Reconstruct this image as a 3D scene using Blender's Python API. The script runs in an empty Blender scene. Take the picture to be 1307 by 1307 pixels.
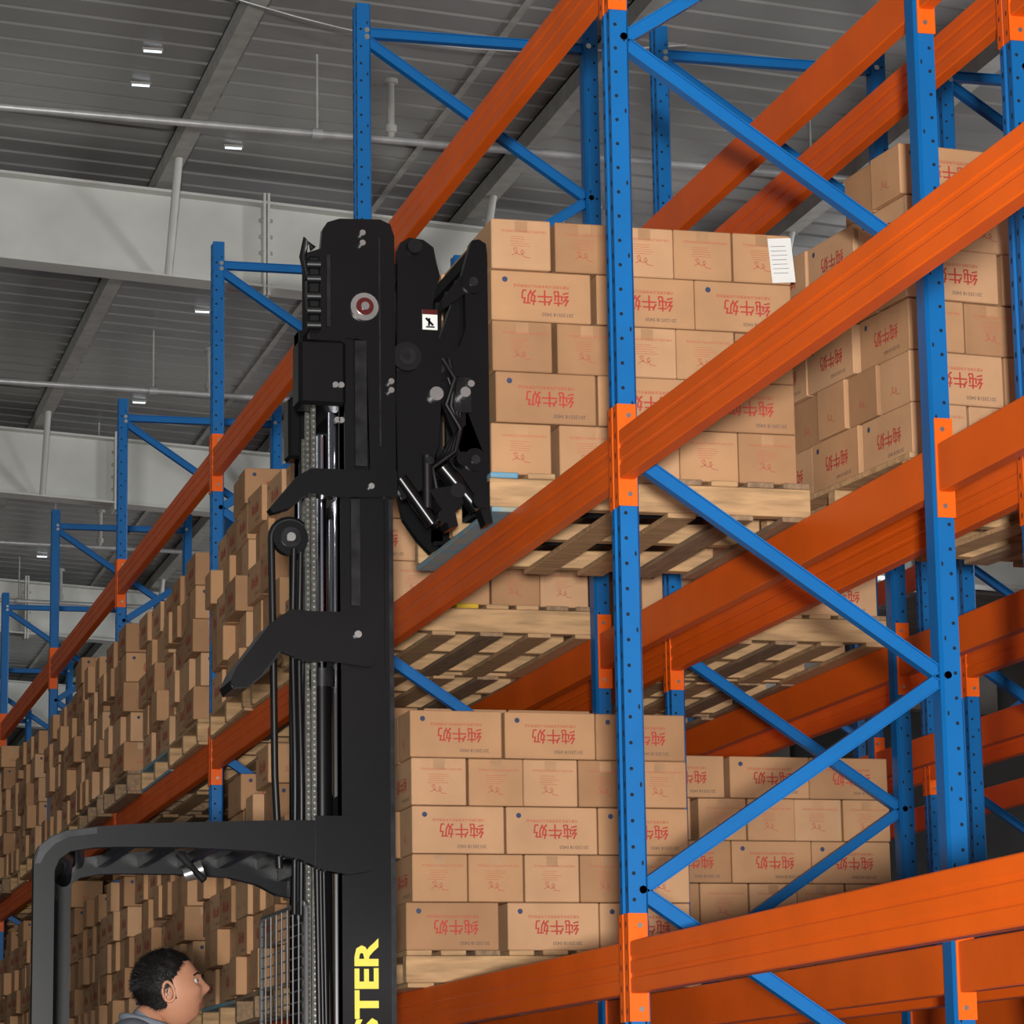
import bpy, math, random, bmesh
from mathutils import Vector, Matrix, Quaternion
random.seed(7)
scene = bpy.context.scene
try:
    scene.view_settings.view_transform = 'Standard'
except Exception:
    pass
GROUND = -1.4          # everything is built relative to eye height, then lifted so floor = 0

# ------------------------------------------------------------------ materials
def lin(c):
    return tuple(((x/255)/12.92 if x/255 <= .04045 else ((x/255+.055)/1.055)**2.4) for x in c)
def mat(name, col, rough=.5, metal=0., var=.12, scale=8., bump=0., bscale=60., spec=.5, col2=None, stretch=None, emit=0.):
    m = bpy.data.materials.new(name); m.use_nodes = True
    nt = m.node_tree; b = nt.nodes['Principled BSDF']
    b.inputs['Roughness'].default_value = rough
    b.inputs['Metallic'].default_value = metal
    b.inputs['Specular IOR Level'].default_value = spec
    c = lin(col); c2 = lin(col2) if col2 else tuple(x*(1-var*2) for x in c)
    if emit:
        b.inputs['Emission Color'].default_value=(*c,1); b.inputs['Emission Strength'].default_value=emit
    tc = nt.nodes.new('ShaderNodeTexCoord')
    mp = nt.nodes.new('ShaderNodeMapping')
    if stretch: mp.inputs['Scale'].default_value = stretch
    nt.links.new(tc.outputs['Object'], mp.inputs['Vector'])
    n = nt.nodes.new('ShaderNodeTexNoise'); n.inputs['Scale'].default_value = scale; n.inputs['Detail'].default_value = 5
    nt.links.new(mp.outputs[0], n.inputs['Vector'])
    r = nt.nodes.new('ShaderNodeValToRGB')
    r.color_ramp.elements[0].position = .3; r.color_ramp.elements[1].position = .65
    r.color_ramp.elements[0].color = (*c2, 1); r.color_ramp.elements[1].color = (*c, 1)
    nt.links.new(n.outputs['Fac'], r.inputs[0]); nt.links.new(r.outputs[0], b.inputs['Base Color'])
    if bump:
        n2 = nt.nodes.new('ShaderNodeTexNoise'); n2.inputs['Scale'].default_value = bscale
        nt.links.new(mp.outputs[0], n2.inputs['Vector'])
        bp = nt.nodes.new('ShaderNodeBump'); bp.inputs['Strength'].default_value = bump; bp.inputs['Distance'].default_value = .01
        nt.links.new(n2.outputs['Fac'], bp.inputs['Height']); nt.links.new(bp.outputs[0], b.inputs['Normal'])
    return m
M = {}
M['blue']   = mat('blue_paint', (8,98,164), .42, var=.07, scale=3, bump=.05, bscale=25, spec=.3)
M['orange'] = mat('orange_paint', (236,98,20), .42, var=.07, scale=3, bump=.06, bscale=12, spec=.22)
M['hole']   = mat('punched_hole', (10,22,38), .9)
M['steel']  = mat('zinc_steel', (190,190,188), .3, .9)
M['card1']  = mat('cardboard_a', (196,153,115), .8, var=.08, scale=5, bump=.05, spec=.3)
M['card2']  = mat('cardboard_b', (187,143,104), .8, var=.08, scale=5, bump=.05, spec=.3)
M['card3']  = mat('cardboard_c', (170,128,92), .8, var=.09, scale=5, bump=.05, spec=.3)
M['tape']   = mat('packing_tape', (184,142,104), .35)
M['red']    = mat('red_print', (178,60,48), .7, var=.05)
M['redf']   = mat('faint_red_print', (182,92,70), .7, var=.05)
M['ink']    = mat('dark_print', (80,70,72), .7)
M['inkblue']= mat('navy_print', (52,62,92), .7)
M['white']  = mat('white_label', (222,222,220), .6, var=.02)
M['wood']   = mat('pallet_pine', (196,156,112), .8, var=.2, scale=6, bump=.2, stretch=(1,8,8))
M['wood2']  = mat('pallet_weathered', (158,128,98), .85, var=.22, scale=6, bump=.2, stretch=(8,1,8))
M['woodb']  = mat('pallet_blue_stain', (95,150,180), .8, var=.15, scale=10, col2=(150,150,130))
M['woody']  = mat('pallet_yellow', (205,165,45), .8)
M['black']  = mat('forklift_black', (15,15,17), .27, var=.1, scale=5, spec=.3)
M['blackm'] = mat('black_matte', (11,11,12), .6, spec=.2)
M['hose']   = mat('rubber_hose', (17,17,19), .4, spec=.4)
M['chain']  = mat('leaf_chain', (84,82,76), .5, .5, var=.3, scale=60)
M['chrome'] = mat('chrome_rod', (205,205,215), .15, 1., var=.02)
M['grease'] = mat('greasy_steel', (44,44,47), .3, .4, var=.35, scale=20)
M['yellow'] = mat('yellow_paint', (222,208,70), .45, var=.03)
M['truck']  = mat('truck_yellow', (215,160,30), .45)
M['redlamp']= mat('red_plastic', (84,26,24), .25)
M['skin']   = mat('skin', (180,126,98), .5, var=.05, scale=20)
M['lip']    = mat('lips', (150,90,76), .5)
M['hair']   = mat('black_hair', (22,19,18), .55, var=.2, scale=60, bump=.3, bscale=150, spec=.25)
M['eyew']   = mat('eye_white', (200,195,188), .3)
M['shirt']  = mat('grey_shirt', (112,118,128), .85, var=.08, scale=12, bump=.1)
M['pants']  = mat('navy_trousers', (42,46,60), .85)
M['shoe']   = mat('black_shoe', (22,20,20), .5)
M['girder'] = mat('girder_white', (214,214,208), .6, var=.1, scale=1.5)
M['purlin'] = mat('purlin_grey', (176,174,168), .6)
M['pipe']   = mat('galvanised_pipe', (205,205,205), .35, .4)
M['wire']   = mat('screen_wire', (112,112,112), .4, .3)
M['roof']   = mat('roof_sheet', (160,160,158), .3, .15, var=.09, scale=.8, bump=.1, bscale=6)
M['tube']   = mat('roof_glint_glow', (225,235,245), .4, emit=1.6)  # emissive colour for the imitated roof reflections, not a lamp
M['wall']   = mat('wall_panel', (118,122,124), .7, var=.06, scale=1)
M['floor']  = mat('floor_concrete', (120,118,112), .6, var=.12, scale=1.5)
MN = list(M.keys())

# ------------------------------------------------------------------ mesh builder
class MB:
    def __init__(s): s.v=[]; s.f=[]; s.m=[]; s.flat=[]
    def add(s, vs, fs, m, smooth=False):
        o=len(s.v); s.v += [tuple(v) for v in vs]
        for f in fs: s.f.append([i+o for i in f]); s.m.append(m); s.flat.append(smooth)
    def box(s,x0,x1,y0,y1,z0,z1,m):
        vs=[(x,y,z) for x in (x0,x1) for y in (y0,y1) for z in (z0,z1)]
        s.add(vs,[(0,1,3,2),(4,6,7,5),(0,4,5,1),(2,3,7,6),(0,2,6,4),(1,5,7,3)],m)
    def cbox(s,x0,x1,y0,y1,z0,z1,m,c=.004):
        lo=(x0,y0,z0); hi=(x1,y1,z1); vs=[]; idx={}
        for a in (0,1):
            for b in (0,1):
                for d in (0,1):
                    sg=(a,b,d)
                    for t in range(3):
                        p=[]
                        for k in range(3):
                            base=hi[k] if sg[k] else lo[k]
                            if k!=t: base += -c if sg[k] else c
                            p.append(base)
                        idx[(sg,t)]=len(vs); vs.append(p)
        fs=[]
        for t in range(3):
            i,j=[k for k in range(3) if k!=t]
            for sgn in (0,1):
                q=[]
                for (a,b) in ((0,0),(1,0),(1,1),(0,1)):
                    g=[0,0,0]; g[t]=sgn; g[i]=a; g[j]=b; q.append(idx[(tuple(g),t)])
                fs.append(q)
            for a in (0,1):
                for b in (0,1):
                    g0=[0,0,0]; g0[i]=a; g0[j]=b; g1=list(g0); g1[t]=1
                    fs.append([idx[(tuple(g0),i)],idx[(tuple(g1),i)],idx[(tuple(g1),j)],idx[(tuple(g0),j)]])
        for a in (0,1):
            for b in (0,1):
                for d in (0,1): fs.append([idx[((a,b,d),t)] for t in range(3)])
        s.add(vs,fs,m)
    def prism(s,pts,axis,a0,a1,m):
        n=len(pts)
        def P(p,a):
            if axis=='y': return (p[0],a,p[1])
            if axis=='x': return (a,p[0],p[1])
            return (p[0],p[1],a)
        vs=[P(p,a0) for p in pts]+[P(p,a1) for p in pts]
        fs=[list(range(n)),list(range(2*n-1,n-1,-1))]
        for i in range(n):
            j=(i+1)%n; fs.append((i,j,j+n,i+n))
        s.add(vs,fs,m)
    def bar(s,p,q,w,y0,y1,m):   # bar in the XZ plane
        d=Vector((q[0]-p[0],q[1]-p[1])); d.normalize(); n=Vector((-d.y,d.x))*w/2
        s.prism([(p[0]+n.x,p[1]+n.y),(q[0]+n.x,q[1]+n.y),(q[0]-n.x,q[1]-n.y),(p[0]-n.x,p[1]-n.y)],'y',y0,y1,m)
    def cyl(s,p,q,r,m,n=14,r2=None):
        p=Vector(p); q=Vector(q); d=(q-p).normalized()
        a=d.orthogonal().normalized(); b=d.cross(a); r2=r if r2 is None else r2
        vs=[p+(a*math.cos(t)+b*math.sin(t))*r for t in [2*math.pi*i/n for i in range(n)]]
        vs+=[q+(a*math.cos(t)+b*math.sin(t))*r2 for t in [2*math.pi*i/n for i in range(n)]]
        s.add(vs,[list(range(n)),list(range(2*n-1,n-1,-1))],m)
        s.add(vs,[(i,(i+1)%n,(i+1)%n+n,i+n) for i in range(n)],m,True)
    def tube(s,pts,r,m,n=10):
        pts=[Vector(p) for p in pts]; vs=[]; fs=[]
        ref=None
        for i,p in enumerate(pts):
            d=(pts[min(i+1,len(pts)-1)]-pts[max(i-1,0)]).normalized()
            if ref is None: ref=d.orthogonal().normalized()
            a=(ref-d*ref.dot(d)).normalized(); ref=a; b=d.cross(a)
            vs+=[p+(a*math.cos(2*math.pi*k/n)+b*math.sin(2*math.pi*k/n))*r for k in range(n)]
        for i in range(len(pts)-1):
            for k in range(n):
                fs.append((i*n+k,i*n+(k+1)%n,(i+1)*n+(k+1)%n,(i+1)*n+k))
        s.add(vs,fs,m,True)
        s.add(vs,[list(range(n)),list(range(len(vs)-n,len(vs)))],m)
    def ball(s,c,r,m,nu=16,nv=10):
        vs=[];fs=[]
        for j in range(nv+1):
            t=math.pi*j/nv
            for i in range(nu):
                a=2*math.pi*i/nu
                vs.append((c[0]+r[0]*math.sin(t)*math.cos(a),c[1]+r[1]*math.sin(t)*math.sin(a),c[2]+r[2]*math.cos(t)))
        for j in range(nv):
            for i in range(nu):
                fs.append((j*nu+i,j*nu+(i+1)%nu,(j+1)*nu+(i+1)%nu,(j+1)*nu+i))
        s.add(vs,fs,m,True)
    def mesh(s,name,recalc=True):
        me=bpy.data.meshes.new(name); me.from_pydata(s.v,[],s.f)
        used=sorted(set(s.m),key=MN.index); 
        for u in used: me.materials.append(M[u])
        mi=[used.index(x) for x in s.m]
        me.polygons.foreach_set('material_index',mi); me.polygons.foreach_set('use_smooth',s.flat)
        if recalc:
            bm=bmesh.new(); bm.from_mesh(me); bmesh.ops.recalc_face_normals(bm,faces=bm.faces); bm.to_mesh(me); bm.free()
        me.update(); return me
    def obj(s,name,parent=None,recalc=True):
        o=bpy.data.objects.new(name,s.mesh(name,recalc)); scene.collection.objects.link(o)
        if parent: o.parent=parent
        return o
def empty(name,loc=(0,0,0)):
    e=bpy.data.objects.new(name,None); e.location=loc; scene.collection.objects.link(e); e.empty_display_size=.2; return e

def text_poly(body,size=1.,bold=0.):
    cu=bpy.data.curves.new('t','FONT'); cu.body=body; cu.size=size; cu.resolution_u=2
    cu.align_x='CENTER'; cu.align_y='CENTER'; cu.offset=bold
    o=bpy.data.objects.new('t',cu); scene.collection.objects.link(o)
    bpy.context.view_layer.update()
    dg=bpy.context.evaluated_depsgraph_get(); e=o.evaluated_get(dg); me=e.to_mesh()
    vs=[(v.co.x,v.co.y) for v in me.vertices]; fs=[list(p.vertices) for p in me.polygons]
    e.to_mesh_clear(); bpy.data.objects.remove(o); bpy.data.curves.remove(cu)
    if vs:
        cx=(min(v[0] for v in vs)+max(v[0] for v in vs))/2; cy=(min(v[1] for v in vs)+max(v[1] for v in vs))/2
        w=max(v[0] for v in vs)-min(v[0] for v in vs); h=max(v[1] for v in vs)-min(v[1] for v in vs)
        vs=[(v[0]-cx,v[1]-cy) for v in vs]
    else: w=h=0
    return vs,fs,w,h

# ------------------------------------------------------------------ room
def roofz(x): return 7.25-.06*(x-2.15)
X0,X1,Y0,Y1=-12,17,-6,62
b=MB(); b.box(X0,X1,Y0,Y1,GROUND-.15,GROUND,'floor'); b.obj('floor')
b=MB(); prof=[]; y=Y0
while y<Y1:
    prof+=[(y,0),(y+.24,0),(y+.255,.012),(y+.285,.012)]; y+=.30
vs=[];fs=[]
for (yy,h) in prof:
    vs.append((X0,yy,roofz(X0)+h)); vs.append((X1,yy,roofz(X1)+h))
for i in range(len(prof)-1): fs.append((2*i,2*i+1,2*i+3,2*i+2))
b.add(vs,fs,'roof'); 
for xx in (-8,-3.5,.6,5,9.5,14):   # sheet end laps
    b.box(xx,xx+.05,Y0,Y1,roofz(xx)-.012,roofz(xx)-.004,'purlin')
b.obj('ceiling')
b=MB(); b.box(X0,X1,Y1,Y1+.2,GROUND,roofz(X0),'wall'); b.obj('wall_back')
b=MB(); b.box(X1,X1+.2,Y0,Y1,GROUND,roofz(X1)+.1,'wall'); b.obj('wall_right')
b=MB(); b.box(X0-.2,X0,Y0,Y1,GROUND,roofz(X0)+.1,'wall'); b.obj('wall_left')
gy=[14.2,22.7,30.9,39.1,47.3]
for gi,gY in enumerate(gy[1:]):
    b=MB()
    def gz(x): return 6.38-.06*(x-2.15)
    H=.66
    for (dz0,dz1,hw) in ((0,.02,.12),(.02,H-.02,.008),(H-.02,H,.12)):
        vs=[]
        for x in (X0,X1-.1):
            for yy in (gY-hw,gY+hw):
                for dz in (dz0,dz1): vs.append((x,yy,gz(x)+dz))
        b.add(vs,[(0,1,3,2),(4,6,7,5),(0,4,5,1),(2,3,7,6),(0,2,6,4),(1,5,7,3)],'girder')
    for sx in (-6,4.1,12):
        b.box(sx-.025,sx-.005,gY-.13,gY+.13,gz(sx)-.06,gz(sx)+H+.06,'girder')
        b.box(sx+.005,sx+.025,gY-.13,gY+.13,gz(sx)-.06,gz(sx)+H+.06,'girder')
        for k in range(6):
            z=gz(sx)+.02+k*.125; b.cyl((sx-.05,gY-.08,z),(sx+.05,gY-.08,z),.014,'purlin',8)
    for bx in (-3.9,1.05,3.35,5.68,8.0,12.5):
        b.tube([(bx+.02,gY-.12,gz(bx)+.02),(bx+.0,gY-.75,gz(bx)+.75)],.03,'girder',6)
    b.obj('roof_girder')
b=MB()
for bx in (-3.9,-1.3,1.05,3.35,5.68,8.0,10.3,12.6):
    z=roofz(bx)
    b.box(bx-.06,bx+.06,Y0,Y1-.1,z-.16,z-.145,'purlin'); b.box(bx-.06,bx-.045,Y0,Y1-.1,z-.145,z-.015,'purlin')
    b.box(bx-.06,bx+.05,Y0,Y1-.1,z-.03,z-.015,'purlin')
b.obj('roof_purlins')
for k in range(6):
    py=19.9+3.72*k; b=MB(); zp=lambda x:6.62-.02*(x-2.15)
    b.tube([(X0+.2,py,zp(X0)),(X1-.2,py,zp(X1))],.026,'pipe',10)
    for hx in (-6.5,-2.5,.35,3.95,7.4,11.5):
        b.cyl((hx,py,zp(hx)),(hx,py,roofz(hx)-.01),.010,'purlin',6)
        b.cyl((hx-.035,py,zp(hx)),(hx+.035,py,zp(hx)),.036,'pipe',10)
        if hx in (.35,3.95):
            b.cyl((hx+.5,py,zp(hx)),(hx+.5,py,zp(hx)+.38),.024,'purlin',8)
            b.cyl((hx+.5,py,zp(hx)+.38),(hx+.5,py,zp(hx)+.41),.05,'purlin',8)
            b.cyl((hx+.5,py,zp(hx)+.04),(hx+.5,py,zp(hx)+.09),.04,'purlin',8)
    b.obj('sprinkler_pipe')
b=MB(); pts=[]
for i in range(37):
    t=i/36; x=-4+10*t; pts.append((x,18.3,roofz(x)-.22-.22*math.sin(math.pi*((t*3)%1))))
b.tube(pts,.007,'pipe',6); b.obj('hanging_cable')
for (lx,ly) in ((2.9,20.2),(2.92,20.9),(3.75,22.0),(4.25,26.5),(4.2,30.0),(4.2,38.3)):  # small glowing rods stand in for bright reflection streaks on the roof sheet
    b=MB(); z=roofz(lx)
    b.box(lx-.07,lx+.07,ly-.012,ly+.012,z-.02,z-.002,'purlin'); b.cyl((lx-.06,ly,z-.026),(lx+.06,ly,z-.026),.008,'tube',10)
    b.obj('ceiling_glint')

# ------------------------------------------------------------------ pallet racks
FY=[8.98+3.72*k for k in range(-1,9)]
ROWX=[2.716,4.04,5.365,6.69]
LEV=[.507,2.02,3.57]
TOP=4.78
UX,UY=.031,.045
hexa=lambda r:[(r*math.cos(math.pi/3*i),r*math.sin(math.pi/3*i)) for i in range(6)]
for ri,rx in enumerate(ROWX):
    root=empty('pallet_rack',(0,0,0))
    up=MB(); br=MB(); be=MB(); co=MB()
    for fy in FY:
        far = fy>22
        for side,ux in ((-1,rx),(1,rx+1.0)):
            s=side
            P=[(s*UX,-UY),(s*UX,-.016),(s*(UX-.007),-.011),(s*(UX-.007),.011),(s*UX,.016),(s*UX,UY),(-s*.022,UY),(-s*.031,UY-.012),(-s*.031,-UY+.012),(-s*.022,-UY)]
            up.prism([(ux+p[0],fy+p[1]) for p in P],'z',GROUND+.008,TOP,'blue')
            up.box(ux-.07,ux+.07,fy-.07,fy+.07,GROUND,GROUND+.008,'blue')
            if not far:
                z=GROUND+.15
                while z<TOP-.05:
                    for hy in (-.029,.029):
                        xx=ux+s*(UX+.0006)
                        up.add([(xx,fy+hy+p[0]*.8,z+p[1]*1.35) for p in hexa(.0085)],[tuple(range(6))],'hole')
                    z+=.0762
                z=GROUND+.12; kk=0
                while z<TOP-.05:
                    for sy in (-1,1):
                        yy=fy+sy*(UY+.0006)
                        up.add([(ux+s*.014+p[0],yy,z+p[1]) for p in hexa(.0062)],[tuple(range(6))],'hole')
                        if kk%3==0: up.add([(ux-s*.014+p[0]*.6,yy,z+.03+p[1]*1.4) for p in hexa(.006)],[tuple(range(6))],'hole')
                    z+=.0762; kk+=1
        xf,xr=rx+.012,rx+.988
        nodes=[]
        zf=[.73+1.3*k for k in range(-1,4)]
        for k,zz in enumerate(zf):
            if k>0: nodes.append(((xf,zz),(xr,zz-.65)))
            if zz<4.5: nodes.append(((xf,zz),(xr,zz+.65)))
        nodes.append(((xf,4.66),(xr,4.66))); nodes.append(((xf,-1.2),(xr,-1.2))); nodes.append(((xf,-.57),(xr,-1.16)))
        for i,(p,q) in enumerate(nodes):
            br.bar(p,q,.042,fy-.016,fy+.016,'blue')
            d=(Vector(q)-Vector(p)).normalized(); n=Vector((-d.y,d.x))
            for sg in (-1,1):
                off=n*sg*.019
                br.bar((p[0]+off.x,p[1]+off.y),(q[0]+off.x,q[1]+off.y),.004,fy-.024,fy-.016,'blue')
            for e in (p,q):
                br.cyl((e[0],fy-UY-.008,e[1]),(e[0],fy-UY,e[1]),.012,'steel',8)
    for side,bx in ((-1,rx-.008),(1,rx+1.008)):
        s=side
        for lz in LEV:
            for i in range(len(FY)-1):
                ya,yb=FY[i]+UY+.004,FY[i+1]-UY-.004
                h=.075; d=.024; g=.0035
                prof=[(s*d,-h+.004),(s*(d),-.034),(s*(d-g),-.029),(s*(d-g),-.020),(s*d,-.015),(s*d,.015),(s*(d-g),.02),(s*(d-g),.029),(s*d,.034),(s*d,h-.004),(s*(d-.004),h),(-s*(d-.004),h),(-s*d,h-.004),(-s*d,-h+.004),(-s*(d-.004),-h),(s*(d-.004),-h)]
                be.prism([(bx+p[0],lz+p[1]) for p in prof],'y',ya,yb,'orange')
            for fi,fy in enumerate(FY):
                xo=(rx if s<0 else rx+1.0)+s*UX
                for sy in (-1,1):
                    if (fi==0 and sy<0) or (fi==len(FY)-1 and sy>0): continue
                    x0,x1=sorted((xo+s*.005,xo+s*.001))
                    y0,y1=sorted((fy+sy*.006,fy+sy*(UY+.004)))
                    co.box(x0,x1,y0,y1,lz-.155,lz+.155,'orange')
                    x0,x1=sorted((xo+s*.005,xo-s*.054)); y0,y1=sorted((fy+sy*(UY+.001),fy+sy*(UY+.005)))
                    co.box(x0,x1,y0,y1,lz-.155,lz+.155,'orange')
                    if fy<22:
                        for dz in (-.125,-.06,.0,.06,.125):
                            xx=xo+s*.0056; yc=fy+sy*.028
                            co.add([(xx,yc+p[0]*.7,lz+dz+p[1]*1.5) for p in hexa(.007)],[tuple(range(6))],'hole')
                        for dz in (-.12,.12):
                            co.cyl((xo-s*.03,fy+sy*(UY+.005),lz+dz),(xo-s*.03,fy+sy*(UY+.010),lz+dz),.008,'steel',6)
    up.obj('uprights',root,False); br.obj('braces',root); be.obj('beams',root); co.obj('beam_connectors',root,False)

# ------------------------------------------------------------------ cartons
T_main=text_poly('纯牛奶',.058,.0)
T_small=text_poly('内蒙古鲜乳业有限责任公司荣誉出品',.0125)
T_date=text_poly('20120518 0450',.018)
L,W,H=.358,.215,.178
S=3*L
def emit(b,tp,o,u,v,n,cx,cy,rot,m,sc=1,off=.0008):
    if not tp[0]: return
    r=-1 if rot else 1
    vs=[tuple(o+u*(cx+r*p[0]*sc)+v*(cy+r*p[1]*sc)+n*off) for p in tp[0]]
    b.add(vs,tp[1],m)
def disc(b,o,u,v,n,cx,cy,r,m,k=12):
    b.add([tuple(o+u*(cx+r*math.cos(2*math.pi*i/k))+v*(cy+r*math.sin(2*math.pi*i/k))+n*.0008) for i in range(k)],[tuple(range(k))],m)
def quad(b,o,u,v,n,x0,x1,y0,y1,m,e=.0008):
    b.add([tuple(o+u*x+v*y+n*e) for x,y in ((x0,y0),(x1,y0),(x1,y1),(x0,y1))],[(0,1,2,3)],m)
def stroke(b,o,u,v,n,pts,w,m):
    for (p,q) in zip(pts[:-1],pts[1:]):
        d=Vector((q[0]-p[0],q[1]-p[1])).normalized(); k=Vector((-d.y,d.x))*w/2
        b.add([tuple(o+u*x+v*y+n*.0008) for x,y in ((p[0]+k.x,p[1]+k.y),(q[0]+k.x,q[1]+k.y),(q[0]-k.x,q[1]-k.y),(p[0]-k.x,p[1]-k.y))],[(0,1,2,3)],m)
SCR=[(-.034,-.040),(-.014,-.030),(-.018,-.012),(-.028,-.016),(-.020,-.030),(-.004,-.038),(.010,-.030),(.004,-.018),(-.002,-.026),(.010,-.044),(.030,-.046)]
def printface(b,c,u,v,n,w,rng,detail=True):
    long=w>.3
    if long:
        for k,(ax,ay) in enumerate(((0,0),(.0016,0),(0,.0012),(.0016,.0012))):    # heavier strokes
            emit(b,T_main,c,u,v,n,.012+ax,-.004+ay,True,'red',1,.0008+.00006*k)
        if detail:
            emit(b,T_small,c,u,v,n,.0,.036,True,'red')
        emit(b,T_date,c,u,v,n,.07+rng.uniform(-.02,.02),-.062,True,'ink')
        disc(b,c,u,v,n,-w/2+.05,.056,.010,'inkblue')
    else:
        stroke(b,c,u,v,n,SCR,.0026,'redf')
        if detail:
            emit(b,T_small,c,u,v,n,.01,.046,True,'redf',.8)
            for k in range(5): quad(b,c,u,v,n,-.035-.01*rng.random(),.01+rng.random()*.03,.026-k*.008,.0274-k*.008,'redf')
def make_stack(layers,firstlong,seed,jit=.016,extra=0,detail=True):
    rng=random.Random(seed); b=MB()
    for ly in range(layers+(1 if extra else 0)):
        z0=ly*(H+.001)
        longf = (ly%2==0)==firstlong
        nx,ny,dx,dy=(3,5,L,W) if longf else (5,3,W,L)
        for i in range(nx):
            for j in range(ny):
                if ly==layers and not (j<extra): continue
                x0=-S/2+i*dx*(S/(nx*dx)); y0=-S/2+j*dy*(S/(ny*dy))
                ox=rng.uniform(-.003,.003); oy=rng.uniform(-.003,.003)
                if i==0: ox-=rng.random()**2*jit*2
                if j==0: oy-=rng.random()*.012
                g=.0025
                x0+=ox+g; y0+=oy+g; x1=x0+dx-2*g; y1=y0+dy-2*g; zt=z0+H-.002
                m=rng.choice(['card1','card1','card2','card2','card3'])
                b.cbox(x0,x1,y0,y1,z0,zt,m,.0035)
                if j==0:
                    c=Vector(((x0+x1)/2,y0,(z0+zt)/2)); u,v,n=Vector((1,0,0)),Vector((0,0,1)),Vector((0,-1,0))
                    printface(b,c,u,v,n,dx,rng,detail)
                    if dx<.3: quad(b,c,u,v,n,-.022,.022,H/2-.045,H/2-.006,'tape',.0006)
                if i==0:
                    c=Vector((x0,(y0+y1)/2,(z0+zt)/2)); u,v,n=Vector((0,-1,0)),Vector((0,0,1)),Vector((-1,0,0))
                    printface(b,c,u,v,n,dy,rng,False)
    return b.mesh('cardboard_box_stack',False)
def make_pallet(seed,kind):
    rng=random.Random(seed); b=MB(); w=1.14
    a,c=('wood','wood2') if kind!=1 else ('wood2','wood')
    for yc in (-w/2+.03,0,w/2-.03):
        b.cbox(-w/2,w/2,yc-.028,yc+.028,.018,.116,a,.003)
    n=9
    for i in range(n):
        xc=-w/2+.05+i*(w-.1)/(n-1); m=rng.choice([a,a,c]); 
        if kind==2 and i<1: m='woodb'
        if kind==3 and i==4: m='woody'
        b.cbox(xc-.048,xc+.048,-w/2,w/2,.117,.137+rng.uniform(-.001,0),m,.003)
    for i in range(6):
        xc=-w/2+.055+i*(w-.11)/5; m=rng.choice([a,c]); 
        if kind==3 and i==1: m='woody'
        if kind==2 and i==0: m='woodb'
        b.cbox(xc-.05,xc+.05,-w/2,w/2,0,.017,m,.002)
    return b.mesh('wooden_pallet')
stacksS=[make_stack(5,False,s) for s in (1,2)]
stacksL=[make_stack(5,True,s) for s in (11,12)]
stacksF=[make_stack(5,s%2==0,s,.035,detail=False) for s in (21,22,23)]+[make_stack(5,True,24,.035,extra=1,detail=False),make_stack(5,False,25,.035,extra=2,detail=False)]
stackX=make_stack(5,False,31,extra=2)
pallets=[make_pallet(k,k) for k in range(4)]
def load(x,y,z,st,pk,rot=0.,soff=(0,0)):
    p=bpy.data.objects.new('wooden_pallet',pallets[pk]); p.location=(x,y,z); p.rotation_euler=(0,0,rot); scene.collection.objects.link(p)
    o=bpy.data.objects.new('cardboard_box_stack',st); o.location=(x+soff[0],y+soff[1],z+.1375); o.rotation_euler=(0,0,rot); scene.collection.objects.link(o)
    return p,o
ZB=2.02+.076; ZC=.507+.076
def slotY(bay,slot): return 8.98+3.72*bay+.075+.585+slot*1.2
NEAR_Y=10.78
load(3.185,NEAR_Y,ZB,stacksS[0],2)
load(4.40,10.28,ZB,stackX,0,math.radians(6.5))
load(3.19,12.14,ZC,stacksL[0],0)
for bay in range(1,7):
    for s in range(3):
        for row,rx in enumerate(ROWX[:2]):
            for z in (ZB,ZC):
                if row==1 and bay>4: continue
                j=random.uniform(-.02,.02); first=(bay==1 and s==0)
                if first and z==ZC and row==1: st=stacksL[1]
                elif first and row==0 and z==ZB: st=stacksS[1]
                else: st=random.choice(stacksF)
                load(rx+.49+random.uniform(-.05,.05),slotY(bay,s)+.02+j,z,st,random.choice([0,1,2,3,0]) if not (first) else 3,random.uniform(-.02,.02))
b=MB(); b.box(-.043,.043,-.0008,0,-.08,.08,'white')
for k in range(7): b.box(-.035,.02+.002*(k%3),-.0014,-.0008,.05-k*.016,.0515-k*.016,'ink')
lb=b.obj('shipping_label'); lb.location=(3.68,10.222,3.03)
lb.rotation_euler=(0,math.radians(-5),0)

# ------------------------------------------------------------------ reach truck
truck=empty('reach_forklift',(0,0,0))
yN,yF=10.20,11.12
b=MB()
for ya,yb,sg in ((yN,yN+.07,1),(yF-.07,yF,-1)):
    b.box(2.10,2.277,ya+.012,yb-.012,GROUND+.1,2.20,'black')
    b.box(2.10,2.128,ya,yb,GROUND+.1,2.20,'black'); b.box(2.249,2.277,ya,yb,GROUND+.1,2.20,'black')
for y0,y1 in ((yN+.075,yN+.13),(yF-.13,yF-.075)):
    b.box(2.12,2.26,y0+.015,y1-.015,-.9,2.62,'grease'); b.box(2.12,2.145,y0,y1,-.9,2.62,'black'); b.box(2.235,2.26,y0,y1,-.9,2.62,'black')
for y0,y1 in ((yN+.01,yN+.11),(yF-.11,yF-.01)):
    b.box(2.117,2.285,y0+.012,y1-.012,2.20,2.9,'black')
    b.box(2.117,2.15,y0,y1,2.20,2.9,'black'); b.box(2.25,2.287,y0,y1,2.20,2.9,'black')
b.box(2.15,2.19,yN-.006,yN+.012,2.23,2.66,'grease'); b.box(2.135,2.165,yN-.001,yN+.012,1.76,2.12,'grease')
b.box(2.262,2.277,yN-.0015,yN+.0,GROUND+.2,2.12,'grease')
b.obj('mast_channels',truck)
b=MB()
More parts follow.
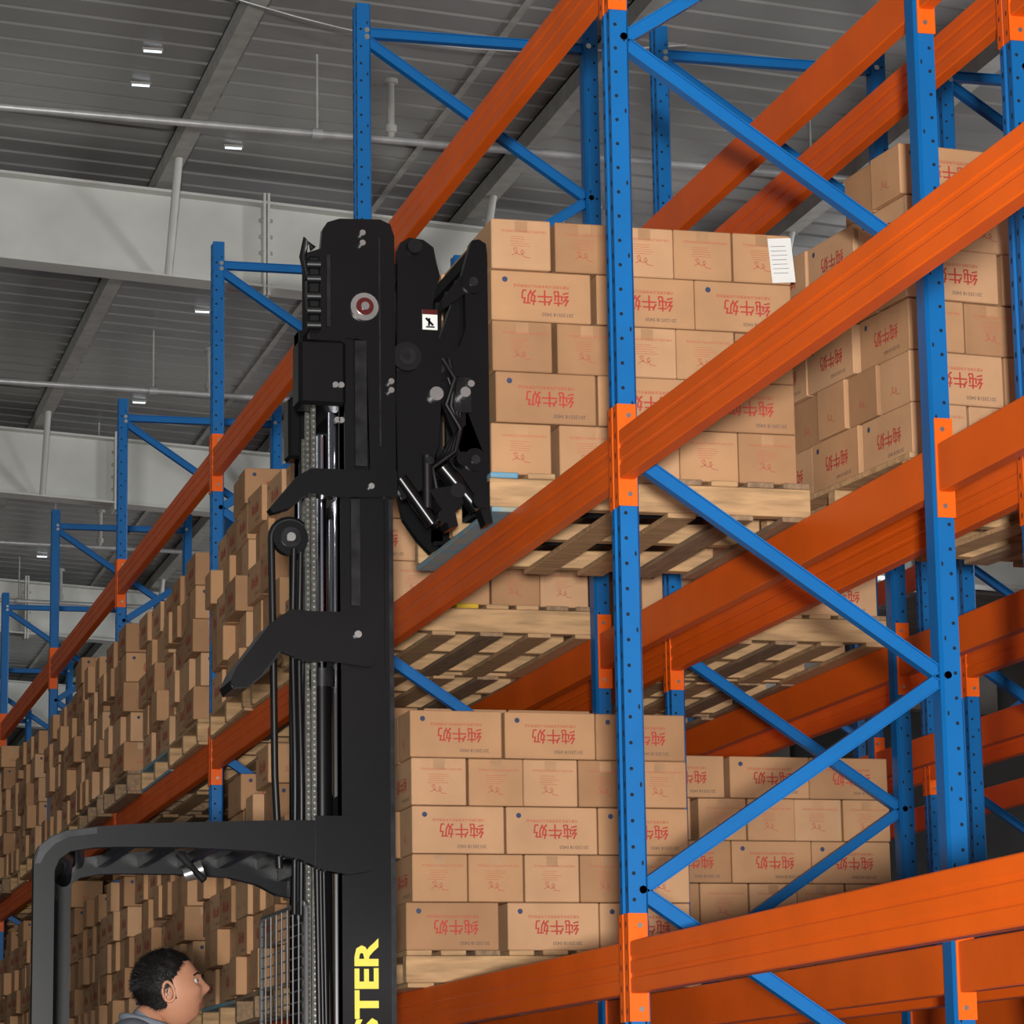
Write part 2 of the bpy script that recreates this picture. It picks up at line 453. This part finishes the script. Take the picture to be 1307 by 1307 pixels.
head=[(2.042,3.04),(2.058,3.065),(2.10,3.08),(2.24,3.085),(2.275,3.07),(2.288,3.03),(2.288,2.215),(2.20,2.215),(2.19,2.66),(2.117,2.67),(2.117,2.645),(1.997,2.645),(1.988,2.80),(1.989,2.955),(2.035,2.972)]
b.prism(head,'y',yN-.005,yN+.03,'black'); b.box(2.20,2.288,yF-.03,yF+.005,2.215,3.05,'black')
b.box(2.225,2.275,yN+.03,yF-.03,2.95,3.05,'black')
b.box(2.16,2.25,yN+.03,yF-.03,2.52,2.62,'blackm')
b.cbox(1.957,2.117,yN-.02,yN+.10,2.43,2.655,'black',.012); b.cbox(2.08,2.2,yF-.10,yF,2.43,2.655,'black',.01)
b.cbox(1.99,2.03,yN-.02,yN+.10,2.68,2.94,'blackm',.006)
for z in (2.70,2.75,2.80,2.86,2.91): b.cyl((1.985,yN-.02,z),(2.03,yN-.025,z),.016,'hose',8)
b.tube([(2.01,yN-.0,2.97),(1.985,yN,3.0),(1.975,yN,2.94),(1.99,yN-.01,2.86)],.013,'hose',8)
b.bar((2.06,2.95),(2.06,2.70),.012,yN-.012,yN-.005,'grease'); b.bar((2.235,3.02),(2.235,2.3),.006,yN-.008,yN-.005,'grease')
cr=[(1.86,2.075),(1.88,2.10),(1.95,2.185),(2.0,2.215),(2.29,2.215),(2.29,2.13),(2.10,2.12),(1.99,2.13),(1.93,2.08),(1.87,2.06)]
b.prism(cr,'y',yN-.012,yN+.05,'black'); b.box(2.11,2.26,yN+.03,yF,2.14,2.205,'black')
cr2=[(1.74,1.48),(1.73,1.50),(1.75,1.545),(1.80,1.61),(1.86,1.69),(1.93,1.74),(2.0,1.735),(2.22,1.735),(2.235,1.70),(2.225,1.57),(2.19,1.555),(2.05,1.57),(1.98,1.565),(1.89,1.60),(1.83,1.52),(1.79,1.485)]
b.prism(cr2,'y',yN-.02,yN-.002,'black')
b.prism([(1.74,1.475),(1.73,1.50),(1.75,1.545),(1.80,1.61),(1.86,1.69),(1.93,1.74),(1.95,1.72),(1.88,1.66),(1.82,1.59),(1.77,1.53)],'y',yN,yN+.20,'black')
b.prism([(1.74,1.475),(1.79,1.48),(1.84,1.52),(1.90,1.60),(1.89,1.61),(1.83,1.54),(1.78,1.50),(1.74,1.49)],'y',yN,yN+.20,'grease')
b.box(2.10,2.25,yN+.05,yF,1.58,1.72,'black')
for z in (1.05,.3,-.5): b.box(2.12,2.18,yN+.05,yF-.05,z,z+.1,'black')
def pin(x,z,r,m='steel',y=yN-.005,l=.02): b.cyl((x,y-l,z),(x,y,z),r,m,18)
pin(2.182,2.775,.048,'steel',l=.012); pin(2.182,2.775,.030,'redlamp',l=.018); pin(2.182,2.775,.014,'steel',l=.024)
for x,z in ((2.175,3.03),(2.175,2.995),(2.27,2.52),(2.27,2.49),(2.085,2.38),(2.10,2.38),(2.10,2.50),(2.08,2.50),(2.20,2.16)): pin(x,z,.010)
pin(2.15,1.66,.012,l=.03)
b.obj('mast_heads',truck)
b=MB()
b.cyl((2.055,10.30,GROUND+.2),(2.055,10.30,1.50),.034,'black',18); b.cyl((2.055,10.30,1.5),(2.055,10.30,1.56),.042,'grease',18)
b.cyl((2.055,10.30,1.56),(2.055,10.30,2.35),.017,'chrome',14)
b.cyl((2.12,10.97,GROUND+.2),(2.12,10.97,1.50),.034,'black',18)
b.cyl((2.12,10.97,1.50),(2.12,10.97,2.35),.017,'chrome',14)
b.cyl((2.17,10.64,-1.0),(2.17,10.64,1.75),.05,'black',18); b.cyl((2.17,10.64,1.75),(2.17,10.64,2.9),.024,'chrome',14)
# leaf chains: straight bands of thin plates with nearly flush pins
for (x,y) in ((2.015,10.24),(2.03,10.42),(2.10,10.84)):
    z=.0; k=0
    while z<2.45:
        for q in range(3):
            yy=y-.010+.008*q
            b.box(x-.0075,x+.0075,yy-.0015,yy+.0015,z+(.0095 if q%2 else 0),z+.0175+(.0095 if q%2 else 0),'chain')
        b.cyl((x,y-.0125,z+.009),(x,y+.0125,z+.009),.0032,'steel',6); z+=.019
for x,y,ph in ((1.95,10.24,0),(1.975,10.26,.4),(2.0,10.45,1),(2.04,10.55,1.7),(2.05,10.70,2),(2.09,11.0,.8)):
    b.tube([(x+.003*math.sin(ph+k*.5),y+.006*math.sin(k*.9+ph),.75+k*.1) for k in range(13)],.010,'hose',8)
for k in range(4):
    b.tube([(2.02+.015*k,10.22+.02*k,.9),(2.03+.015*k,10.22+.02*k,.2),(2.03+.012*k,10.22+.02*k,-.6)],.010,'hose',8)
y=10.26
b.cyl((1.94,y-.02,1.99),(1.94,y+.02,1.99),.058,'black',24); b.cyl((1.94,y-.026,1.99),(1.94,y+.026,1.99),.034,'grease',20); b.cyl((1.94,y-.032,1.99),(1.94,y+.032,1.99),.015,'steel',12)
b.tube([(1.94+.062*math.cos(t),y,1.99+.062*math.sin(t)) for t in [math.pi*.25+math.pi*.75*k/8 for k in range(9)]]+[(1.885,y,1.6),(1.89,y,1.2),(1.905,y,.9)],.012,'hose',8)
b.obj('lift_cylinders_chains_hoses',truck)
# pantograph reach carriage
b=MB()
plate=[(2.305,2.99),(2.315,3.015),(2.345,3.035),(2.395,3.03),(2.43,3.005),(2.44,2.95),(2.452,2.905),(2.44,2.87),(2.425,2.80),(2.44,2.72),(2.455,2.64),(2.45,2.45),(2.44,2.32),(2.41,2.22),(2.385,2.165),(2.32,2.13),(2.30,2.16),(2.295,2.50),(2.30,2.62)]
for y0,y1 in ((yN+.02,yN+.055),(yF-.055,yF-.02)): b.prism(plate,'y',y0,y1,'black')
for y0,y1,y2,y3 in ((yN+.06,yN+.095,yN+.10,yN+.135),(yF-.095,yF-.06,yF-.135,yF-.10)):
    b.bar((2.33,2.92),(2.575,2.28),.075,y0,y1,'black'); b.bar((2.575,2.90),(2.34,2.24),.075,y2,y3,'black')
    for (x,z) in ((2.33,2.92),(2.575,2.28),(2.575,2.90),(2.34,2.24),(2.456,2.59)):
        b.cyl((x,y0-.01,z),(x,y3+.005,z),.04,'black',16); b.cyl((x,y0-.016,z),(x,y0,z),.016,'grease',12)
pinp=lambda x,z,r,m: b.cyl((x,yN+.0,z),(x,yN+.022,z),r,m,20)
pinp(2.33,2.615,.05,'blackm'); b.cyl((2.33,yN-.006,2.615),(2.33,yN+.02,2.615),.03,'grease',18); b.cyl((2.33,yN-.010,2.615),(2.33,yN,2.615),.012,'blackm',12)
b.cyl((2.36,yN-.006,3.0),(2.36,yN+.02,3.0),.025,'blackm',16)
b.box(2.388,2.44,yN+.016,yN+.0195,2.715,2.785,'white'); b.box(2.388,2.44,yN+.0155,yN+.016,2.768,2.785,'redlamp')
b.bar((2.40,2.755),(2.425,2.73),.008,yN+.0150,yN+.016,'blackm'); b.bar((2.41,2.728),(2.412,2.755),.007,yN+.015,yN+.016,'blackm'); b.box(2.400,2.43,yN+.015,yN+.016,2.722,2.727,'blackm')
side=[(2.565,3.02),(2.575,3.05),(2.60,3.055),(2.624,3.04),(2.628,3.0),(2.628,2.12),(2.60,2.10),(2.55,2.15),(2.50,2.22),(2.475,2.33),(2.50,2.36),(2.545,2.40),(2.548,2.52),(2.52,2.57),(2.485,2.55),(2.48,2.63),(2.53,2.68),(2.55,2.74),(2.548,2.86),(2.47,2.80),(2.465,2.83),(2.54,2.93)]
for y0,y1 in ((yN+.06,yN+.10),(yF-.10,yF-.06)): b.prism(side,'y',y0,y1,'black')
for z0,z1 in ((3.0,3.045),(2.80,2.83),(2.60,2.70),(2.20,2.33)): b.box(2.585,2.625,yN+.10,yF-.10,z0,z1,'blackm')
for k in range(1,5): b.box(2.595,2.618,yN+.10+k*.15,yN+.125+k*.15,2.3,3.0,'blackm')
for (p,q,r,m) in (((2.31,yN+.03,2.20),(2.42,yN+.03,2.05),.024,'black'),((2.42,yN+.03,2.05),(2.50,yN+.03,2.12),.02,'black'),((2.46,yN+.05,2.25),(2.58,yN+.05,2.11),.03,'black'),((2.40,yN+.02,2.28),(2.40,yN+.02,2.10),.018,'hose')):
    b.cyl(p,q,r,m,12)
for (x,z,r,m) in ((2.43,2.49,.024,'steel'),(2.53,2.50,.018,'steel'),(2.55,2.53,.012,'steel'),(2.405,2.26,.014,'grease'),(2.50,2.16,.026,'blackm'),(2.45,2.07,.022,'black'),(2.58,2.13,.028,'black'),(2.52,2.27,.024,'black')):
    b.cyl((x,yN-.005,z),(x,yN+.06,z),r,m,14)
b.box(2.50,2.56,yN+.04,yN+.07,2.44,2.56,'grease')
for k in range(4):
    y=yN+.03+.012*k
    b.tube([(2.46+.03*math.sin(k),y,2.62),(2.50,y-.01,2.55-.01*k),(2.47+.02*k,y,2.46),(2.52,y,2.38),(2.50-.01*k,y,2.30),(2.42,y,2.24),(2.44,y,2.14)],.009,'hose',8)
b.prism([(2.40,2.16),(2.44,2.10),(2.47,2.03),(2.50,2.04),(2.49,2.09),(2.52,2.12),(2.50,2.18)],'y',yN+.0,yN+.09,'black')
b.prism([(2.53,2.20),(2.57,2.14),(2.60,2.05),(2.625,2.06),(2.615,2.12),(2.625,2.2)],'y',yN+.02,yN+.09,'black')
for yc in (10.50,11.02):
    b.box(2.60,2.632,yc-.05,yc+.05,2.135,2.68,'black')
    b.prism([(2.60,2.122),(3.62,2.150),(3.66,2.165),(3.62,2.172),(2.632,2.172),(2.60,2.18)],'y',yc-.05,yc+.05,'black')
b.obj('reach_carriage_and_forks',truck)
# overhead guard
b=MB()
rail=[(2.19,1.035),(2.10,1.048),(1.80,1.042),(1.45,1.03),(1.297,1.018),(1.20,1.005),(1.15,.985),(1.115,.955),(1.10,.915),(1.10,GROUND+.35),(1.165,GROUND+.35),(1.165,.88),(1.18,.915),(1.215,.94),(1.29,.952),(1.37,.955),(1.60,.955),(1.827,.945),(1.95,.92),(2.03,.885),(2.11,.872),(2.19,.885)]
b.prism(rail,'y',yN-.06,yN-.01,'black')
b.prism([(1.103,.90),(1.118,.955),(1.155,.983),(1.20,1.002),(1.297,1.015),(1.297,.995),(1.21,.985),(1.165,.962),(1.135,.93),(1.12,.9)],'y',yN-.063,yN-.06,'grease')
railf=[(x+.17*max(0,(2.19-x))/1.09 if x>1.17 else x+.17,z) for (x,z) in rail]
b.prism(railf,'y',yF+.01,yF+.06,'black')
b.prism([(2.0,1.06),(2.17,1.06),(2.19,1.035),(2.15,.90),(2.11,.885),(2.0,.9)],'y',yN-.064,yN-.058,'black')
for x in (1.44,1.58,1.72,1.86,2.0):
    b.box(x-.015,x+.015,yN-.02,yF+.02,.975,1.005,'black')
b.box(2.06,2.12,yN,yF,.93,1.03,'black')
b.tube([(1.135,yN-.03,.93),(1.19,yN+.1,.965),(1.26,yN+.45,.97),(1.30,yF-.05,.965),(1.31,yF+.03,.93)],.03,'black',10)
b.tube([(1.24,yN-.03,.99),(1.36,yF+.03,.99)],.022,'black',8)
b.cyl((1.58,yN+.1,.95),(1.66,yN+.06,.86),.012,'grease',8); b.cyl((1.60,yN+.1,.88),(1.66,yN+.09,.90),.022,'steel',16,.03)
b.obj('overhead_guard',truck)
b=MB(); SX=1.985
for k in range(26): 
    z=-.1+.036*k
    if z<.78: b.cyl((SX,yN+.03,z),(SX,yF-.1,z),.0028,'wire',6)
for k in range(21): 
    y=yN+.03+.10*k
    if y<yF-.1: b.cyl((SX-.004,y,-.12),(SX-.004,y,.79),.003,'wire',6)
b.tube([(SX,yN+.02,-.12),(SX,yN+.02,.77),(SX,yN+.05,.79),(SX,yF-.11,.79),(SX,yF-.09,.77),(SX,yF-.09,-.12)],.008,'wire',8)
b.obj('mesh_screen',truck)
b=MB(); T=text_poly('HYSTER',.19,.006)
if T[0]:
    vs=[(2.178-p[1]*.56,yN-.0018,p[0]*.76) for p in T[0]]
    top=max(v[2] for v in vs); vs=[(v[0],v[1],v[2]+(.672-top)) for v in vs]
    b.add(vs,T[1],'yellow')
b.box(2.128,2.249,yN+.0,yN+.012,-.4,1.50,'black')
b.obj('mast_lettering_plate',truck,False)
b=MB()
b.prism([(1.0,GROUND+.12),(1.0,-.35),(1.06,-.25),(1.28,-.25),(1.32,-.30),(1.32,GROUND+.32),(1.82,GROUND+.32),(1.82,-.2),(1.86,-.05),(1.93,-.1),(1.95,GROUND+.12)],'y',yN-.04,yF+.04,'truck')
b.prism([(1.0,GROUND+.05),(1.0,GROUND+.14),(2.3,GROUND+.16),(2.50,GROUND+.12),(2.50,GROUND+.05)],'y',yN-.02,yN+.1,'blackm')
b.prism([(1.0,GROUND+.05),(1.0,GROUND+.14),(2.3,GROUND+.16),(2.50,GROUND+.12),(2.50,GROUND+.05)],'y',yF-.1,yF+.02,'blackm')
for x,y,r in ((1.2,10.68,.16),(2.4,yN+.04,.07),(2.4,yF-.04,.07),(1.2,yN+.1,.09),(1.2,yF-.1,.09)):
    b.cyl((x,y-.045,GROUND+r),(x,y+.045,GROUND+r),r,'blackm',28); b.cyl((x,y-.05,GROUND+r),(x,y+.05,GROUND+r),r*.5,'grease',20)
b.cyl((1.86,10.55,-.09),(1.80,10.55,.03),.018,'blackm',12); b.ball((1.795,10.55,.045),(.03,.03,.03),'blackm')
b.cyl((1.86,10.86,-.09),(1.80,10.86,.03),.018,'blackm',12); b.ball((1.795,10.86,.045),(.03,.03,.03),'blackm')
b.obj('chassis',truck)

# ------------------------------------------------------------------ operator
person=empty('forklift_operator',(0,0,0))
HC=Vector((1.615,10.70,.535))
SC=1.06
def headpt(d,off=0.):
    x,y,z=d
    px=x*.100; py=y*.078; pz=z*.122
    if z<0:
        k=-z; py*=1-.24*k*k; px*= (1-.06*k) if x>0 else (1-.36*k)
        if x>0: px+=.008*k
    else:
        px-=.010*z*(1-x)*.5; py*=1+.05*z
        if x<0: px*=1.07
    g=lambda cy,cz,sy,sz: math.exp(-((py-cy)/sy)**2-((pz-cz)/sz)**2)
    if off==0 and x>0:
        px+=.021*g(0,-.026,.016,.016)+.012*g(0,-.006,.011,.022)
        px+=.006*g(0,.026,.04,.010)
        px-=.010*g(.031,.006,.014,.012)+.010*g(-.031,.006,.014,.012)
        px+=.007*g(0,-.058,.024,.007)+.007*g(0,-.070,.022,.007)
        px+=.008*g(0,-.100,.026,.018)
        px+=.007*g(.044,-.022,.022,.024)+.007*g(-.044,-.022,.022,.024)
    v=Vector((px,py,pz))*SC
    if off: v+=Vector((x,y,z))*off
    return v
RH=Matrix.Rotation(math.radians(-8),3,'Z')@Matrix.Rotation(math.radians(-12),3,'Y')
def sph(nu,nv): 
    out=[]
    for j in range(nv+1):
        t=math.pi*j/nv
        for i in range(nu):
            a=2*math.pi*i/nu; out.append((math.sin(t)*math.cos(a),math.sin(t)*math.sin(a),math.cos(t)))
    return out
nu,nv=88,72
D=sph(nu,nv); b=MB()
fs=[(j*nu+i,j*nu+(i+1)%nu,(j+1)*nu+(i+1)%nu,(j+1)*nu+i) for j in range(nv) for i in range(nu)]
vs=[HC+RH@headpt(d) for d in D]
lipf=[];rest=[]
for f in fs:
    c=sum((headpt(D[i]) for i in f),Vector())/4/SC
    (lipf if (c.x>.05 and -.076<c.z<-.052 and abs(c.y)<.024) else rest).append(f)
b.add(vs,rest,'skin',True); b.add(vs,lipf,'lip',True)
rr=random.Random(3)
def line(x): return .62 if x>.62 else (.62-(.62-x)*.95 if x>.15 else (.17-(.15-x)*1.6 if x>-.25 else -.46))
hv=[]
for d in D:
    o=.006+.002*math.sin(d[0]*14+d[1]*11)*math.sin(d[2]*13)
    e=d[2]-line(d[0]); o=.001+(o-.001)*max(0,min(1,e/.16))
    hv.append(HC+RH@headpt(d,o))
hf=[]
for f in fs:
    c=Vector((sum(D[i][0] for i in f),sum(D[i][1] for i in f),sum(D[i][2] for i in f)))/4
    side=abs(c.y)>.6 and -.28<c.z<.3 and .02<c.x<.16
    if c.z>line(c.x) or side: hf.append(f)
b.add(hv,hf,'hair',True)
cnt=0
while cnt<6500:
    d=Vector((rr.gauss(0,1),rr.gauss(0,1),rr.gauss(0,1))).normalized()
    e=d.z-line(d.x)
    if e<.01: continue
    cnt+=1
    base=headpt(tuple(d),.003+.003*min(1,e/.16)); 
    fl=Vector((.7 if d.x>0.2 else -.4,rr.uniform(-.3,.3),-.7 if e<.6 else .0))
    tip=base+(d*rr.uniform(.15,.45)+fl+Vector((rr.uniform(-.25,.25),rr.uniform(-.25,.25),rr.uniform(-.25,.25)))).normalized()*rr.uniform(.010,.019)
    w=d.cross(tip-base).normalized()*.0010
    b.add([HC+RH@(base-w),HC+RH@(base+w),HC+RH@tip],[(0,1,2)],'hair')
def hp(x,y,z): return HC+RH@(Vector((x,y,z))*SC)
for sy in (-1,1):
    pts=[hp(-.006+.018*math.cos(t)*(1-.15*math.sin(t)),sy*(.080+.006*math.cos(t*.5)),-.010+.031*math.sin(t)) for t in [2*math.pi*k/14 for k in range(15)]]
    b.tube(pts,.0055,'skin',8)
    c=hp(-.006,sy*.077,-.010); b.ball(c,(.017,.007,.028),'skin')
    e=hp(.080,sy*.030,.006); b.ball(e,(.012,.012,.012),'eyew',12,8)
    e=hp(.0895,sy*.031,.006); b.ball(e,(.0045,.0055,.0055),'hair',10,6)
    b.tube([hp(.082,sy*.046,.024),hp(.095,sy*.032,.030),hp(.100,sy*.014,.027)],.0032,'hair',6)
b.obj('head',person,False)
J={'pel':(1.50,10.70,-.28,.14,.115),'ab':(1.50,10.70,-.10,.125,.10),'chest':(1.49,10.70,.16,.155,.12),'up':(1.49,10.70,.335,.135,.10),
   'nk0':(1.53,10.70,.415,.070,.070),'nk1':(1.585,10.70,.475,.060,.060)}
names=list(J); verts=[J[n][:3] for n in names]; rad=[J[n][3:] for n in names]; edges=[(0,1),(1,2),(2,3),(3,4),(4,5)]; cat=['p','s','s','s','s','k']
def chain(start,items):
    prev=start
    for (p,r,c) in items:
        verts.append(p); rad.append((r,r)); cat.append(c); edges.append((prev,len(verts)-1)); prev=len(verts)-1
    return prev
for sy in (-1,1):
    chain(3,[((1.48,10.70+sy*.17,.355),.070,'s'),((1.49,10.70+sy*.235,.19),.058,'s'),((1.54,10.70+sy*.25,-.01),.048,'s'),((1.68,10.70+sy*.20,.0),.040,'s'),((1.765,10.70+sy*.165,.055),.030,'k')])
    chain(0,[((1.50,10.70+sy*.10,-.40),.095,'p'),((1.53,10.70+sy*.105,-.62),.075,'p'),((1.555,10.70+sy*.105,-.74),.062,'p'),((1.53,10.70+sy*.11,-.88),.058,'p'),((1.51,10.70+sy*.11,GROUND+.42),.042,'p'),((1.52,10.70+sy*.115,GROUND+.38),.042,'f'),((1.64,10.70+sy*.125,GROUND+.36),.034,'f')])
me=bpy.data.meshes.new('body'); me.from_pydata(verts,edges,[]); body=bpy.data.objects.new('body',me); scene.collection.objects.link(body)
sk=body.modifiers.new('skin','SKIN'); 
for i,sv in enumerate(me.skin_vertices[0].data): sv.radius=rad[i]; sv.use_root=(i==0)
ss=body.modifiers.new('sub','SUBSURF'); ss.levels=2; ss.render_levels=2
bpy.context.view_layer.update()
dg=bpy.context.evaluated_depsgraph_get(); nm=bpy.data.meshes.new_from_object(body.evaluated_get(dg))
body.modifiers.clear(); body.data=nm; nm.materials.clear()
for k in ('shirt','pants','skin','shoe'): nm.materials.append(M[k])
ci={'s':0,'p':1,'k':2,'f':3}
for p in nm.polygons:
    c=p.center; best=None;bd=9e9
    for (a,bb) in edges:
        A=Vector(verts[a]);B=Vector(verts[bb]); t=max(0,min(1,(c-A).dot(B-A)/(B-A).length_squared)); d=(c-(A+(B-A)*t)).length
        if d<bd: bd=d; best=cat[bb] if t>.35 else cat[a]
    p.material_index=ci[best]; p.use_smooth=True
body.parent=person
b=MB()
b.tube([(1.535+.075*math.cos(t),10.70+.075*math.sin(t),.425-.02*math.cos(t)) for t in [2*math.pi*k/16 for k in range(17)]],.015,'shirt',8)
for sy in (-1,1):
    wx,wy,wz=1.765,10.70+sy*.165,.055
    b.ball((wx+.028,wy-sy*.003,wz+.012),(.040,.036,.018),'skin',14,10)
    for k,(dy,ln) in enumerate(((-.026,.062),(-.009,.070),(.009,.066),(.025,.052))):
        y=wy+dy; pts=[(wx+.05,y,wz+.018),(wx+.05+ln*.42,y,wz+.012),(wx+.05+ln*.62,y,wz-.012),(wx+.05+ln*.50,y,wz-.034)]
        b.tube(pts,.0082,'skin',8); b.ball(pts[-1],(.0082,.0082,.0082),'skin',8,6)
    pts=[(wx+.01,wy-sy*.030,wz+.0),(wx+.04,wy-sy*.046,wz-.012),(wx+.064,wy-sy*.040,wz-.024)]
    b.tube(pts,.0095,'skin',8); b.ball(pts[-1],(.0095,.0095,.0095),'skin',8,6)
b.obj('hands_and_collar',person)

# ------------------------------------------------------------------ lift everything so the floor is z=0
for o in list(scene.objects):
    if o.parent is None: o.location.z -= GROUND

# ------------------------------------------------------------------ lights
def area(name,loc,target,size,energy,col=(1,1,1),sy=None):
    l=bpy.data.lights.new(name,'AREA'); l.energy=energy; l.size=size; l.color=col
    if sy: l.shape='RECTANGLE'; l.size_y=sy
    o=bpy.data.objects.new(name,l); o.location=loc; scene.collection.objects.link(o)
    o.rotation_euler=(Vector(target)-Vector(loc)).to_track_quat('-Z','Y').to_euler(); return o
area('camera_flash',(-.62,-2.6,1.12),(3.0,12,3.6),.35,2150,(1,.985,.95))
for k,y in enumerate((14,24,34,45)):  # unseen fill lights, added to brighten the ceiling
    area('ceiling_fill',(13.5,y,5.3),(3.0,y+1,8.6),1.5,330,(.97,.99,1))
for k,y in enumerate((16,30)):  # weaker added fill for the left part of the roof, out of view
    area('ceiling_fill',(-7,y,6.2),(-1,y+4,8.9),1.5,70,(.97,.99,1))
w=bpy.data.worlds.new('hall_ambient'); scene.world=w; w.use_nodes=True
w.node_tree.nodes['Background'].inputs[0].default_value=(.9,.95,1,1); w.node_tree.nodes['Background'].inputs[1].default_value=.14

# ------------------------------------------------------------------ camera
cd=bpy.data.cameras.new('camera'); cd.sensor_width=36; cd.lens=36*4090/1307; cd.clip_end=300
cam=bpy.data.objects.new('camera',cd); scene.collection.objects.link(cam)
R=Vector((.9676,-.2518,-.0149)); F=Vector((.2498,.9485,.1947)).normalized()
R=(R-F*R.dot(F)).normalized(); U=R.cross(F)
m3=Matrix((R,U,-F)).transposed()
cam.matrix_world=Matrix.Translation((0,0,-GROUND))@m3.to_4x4()
scene.camera=cam
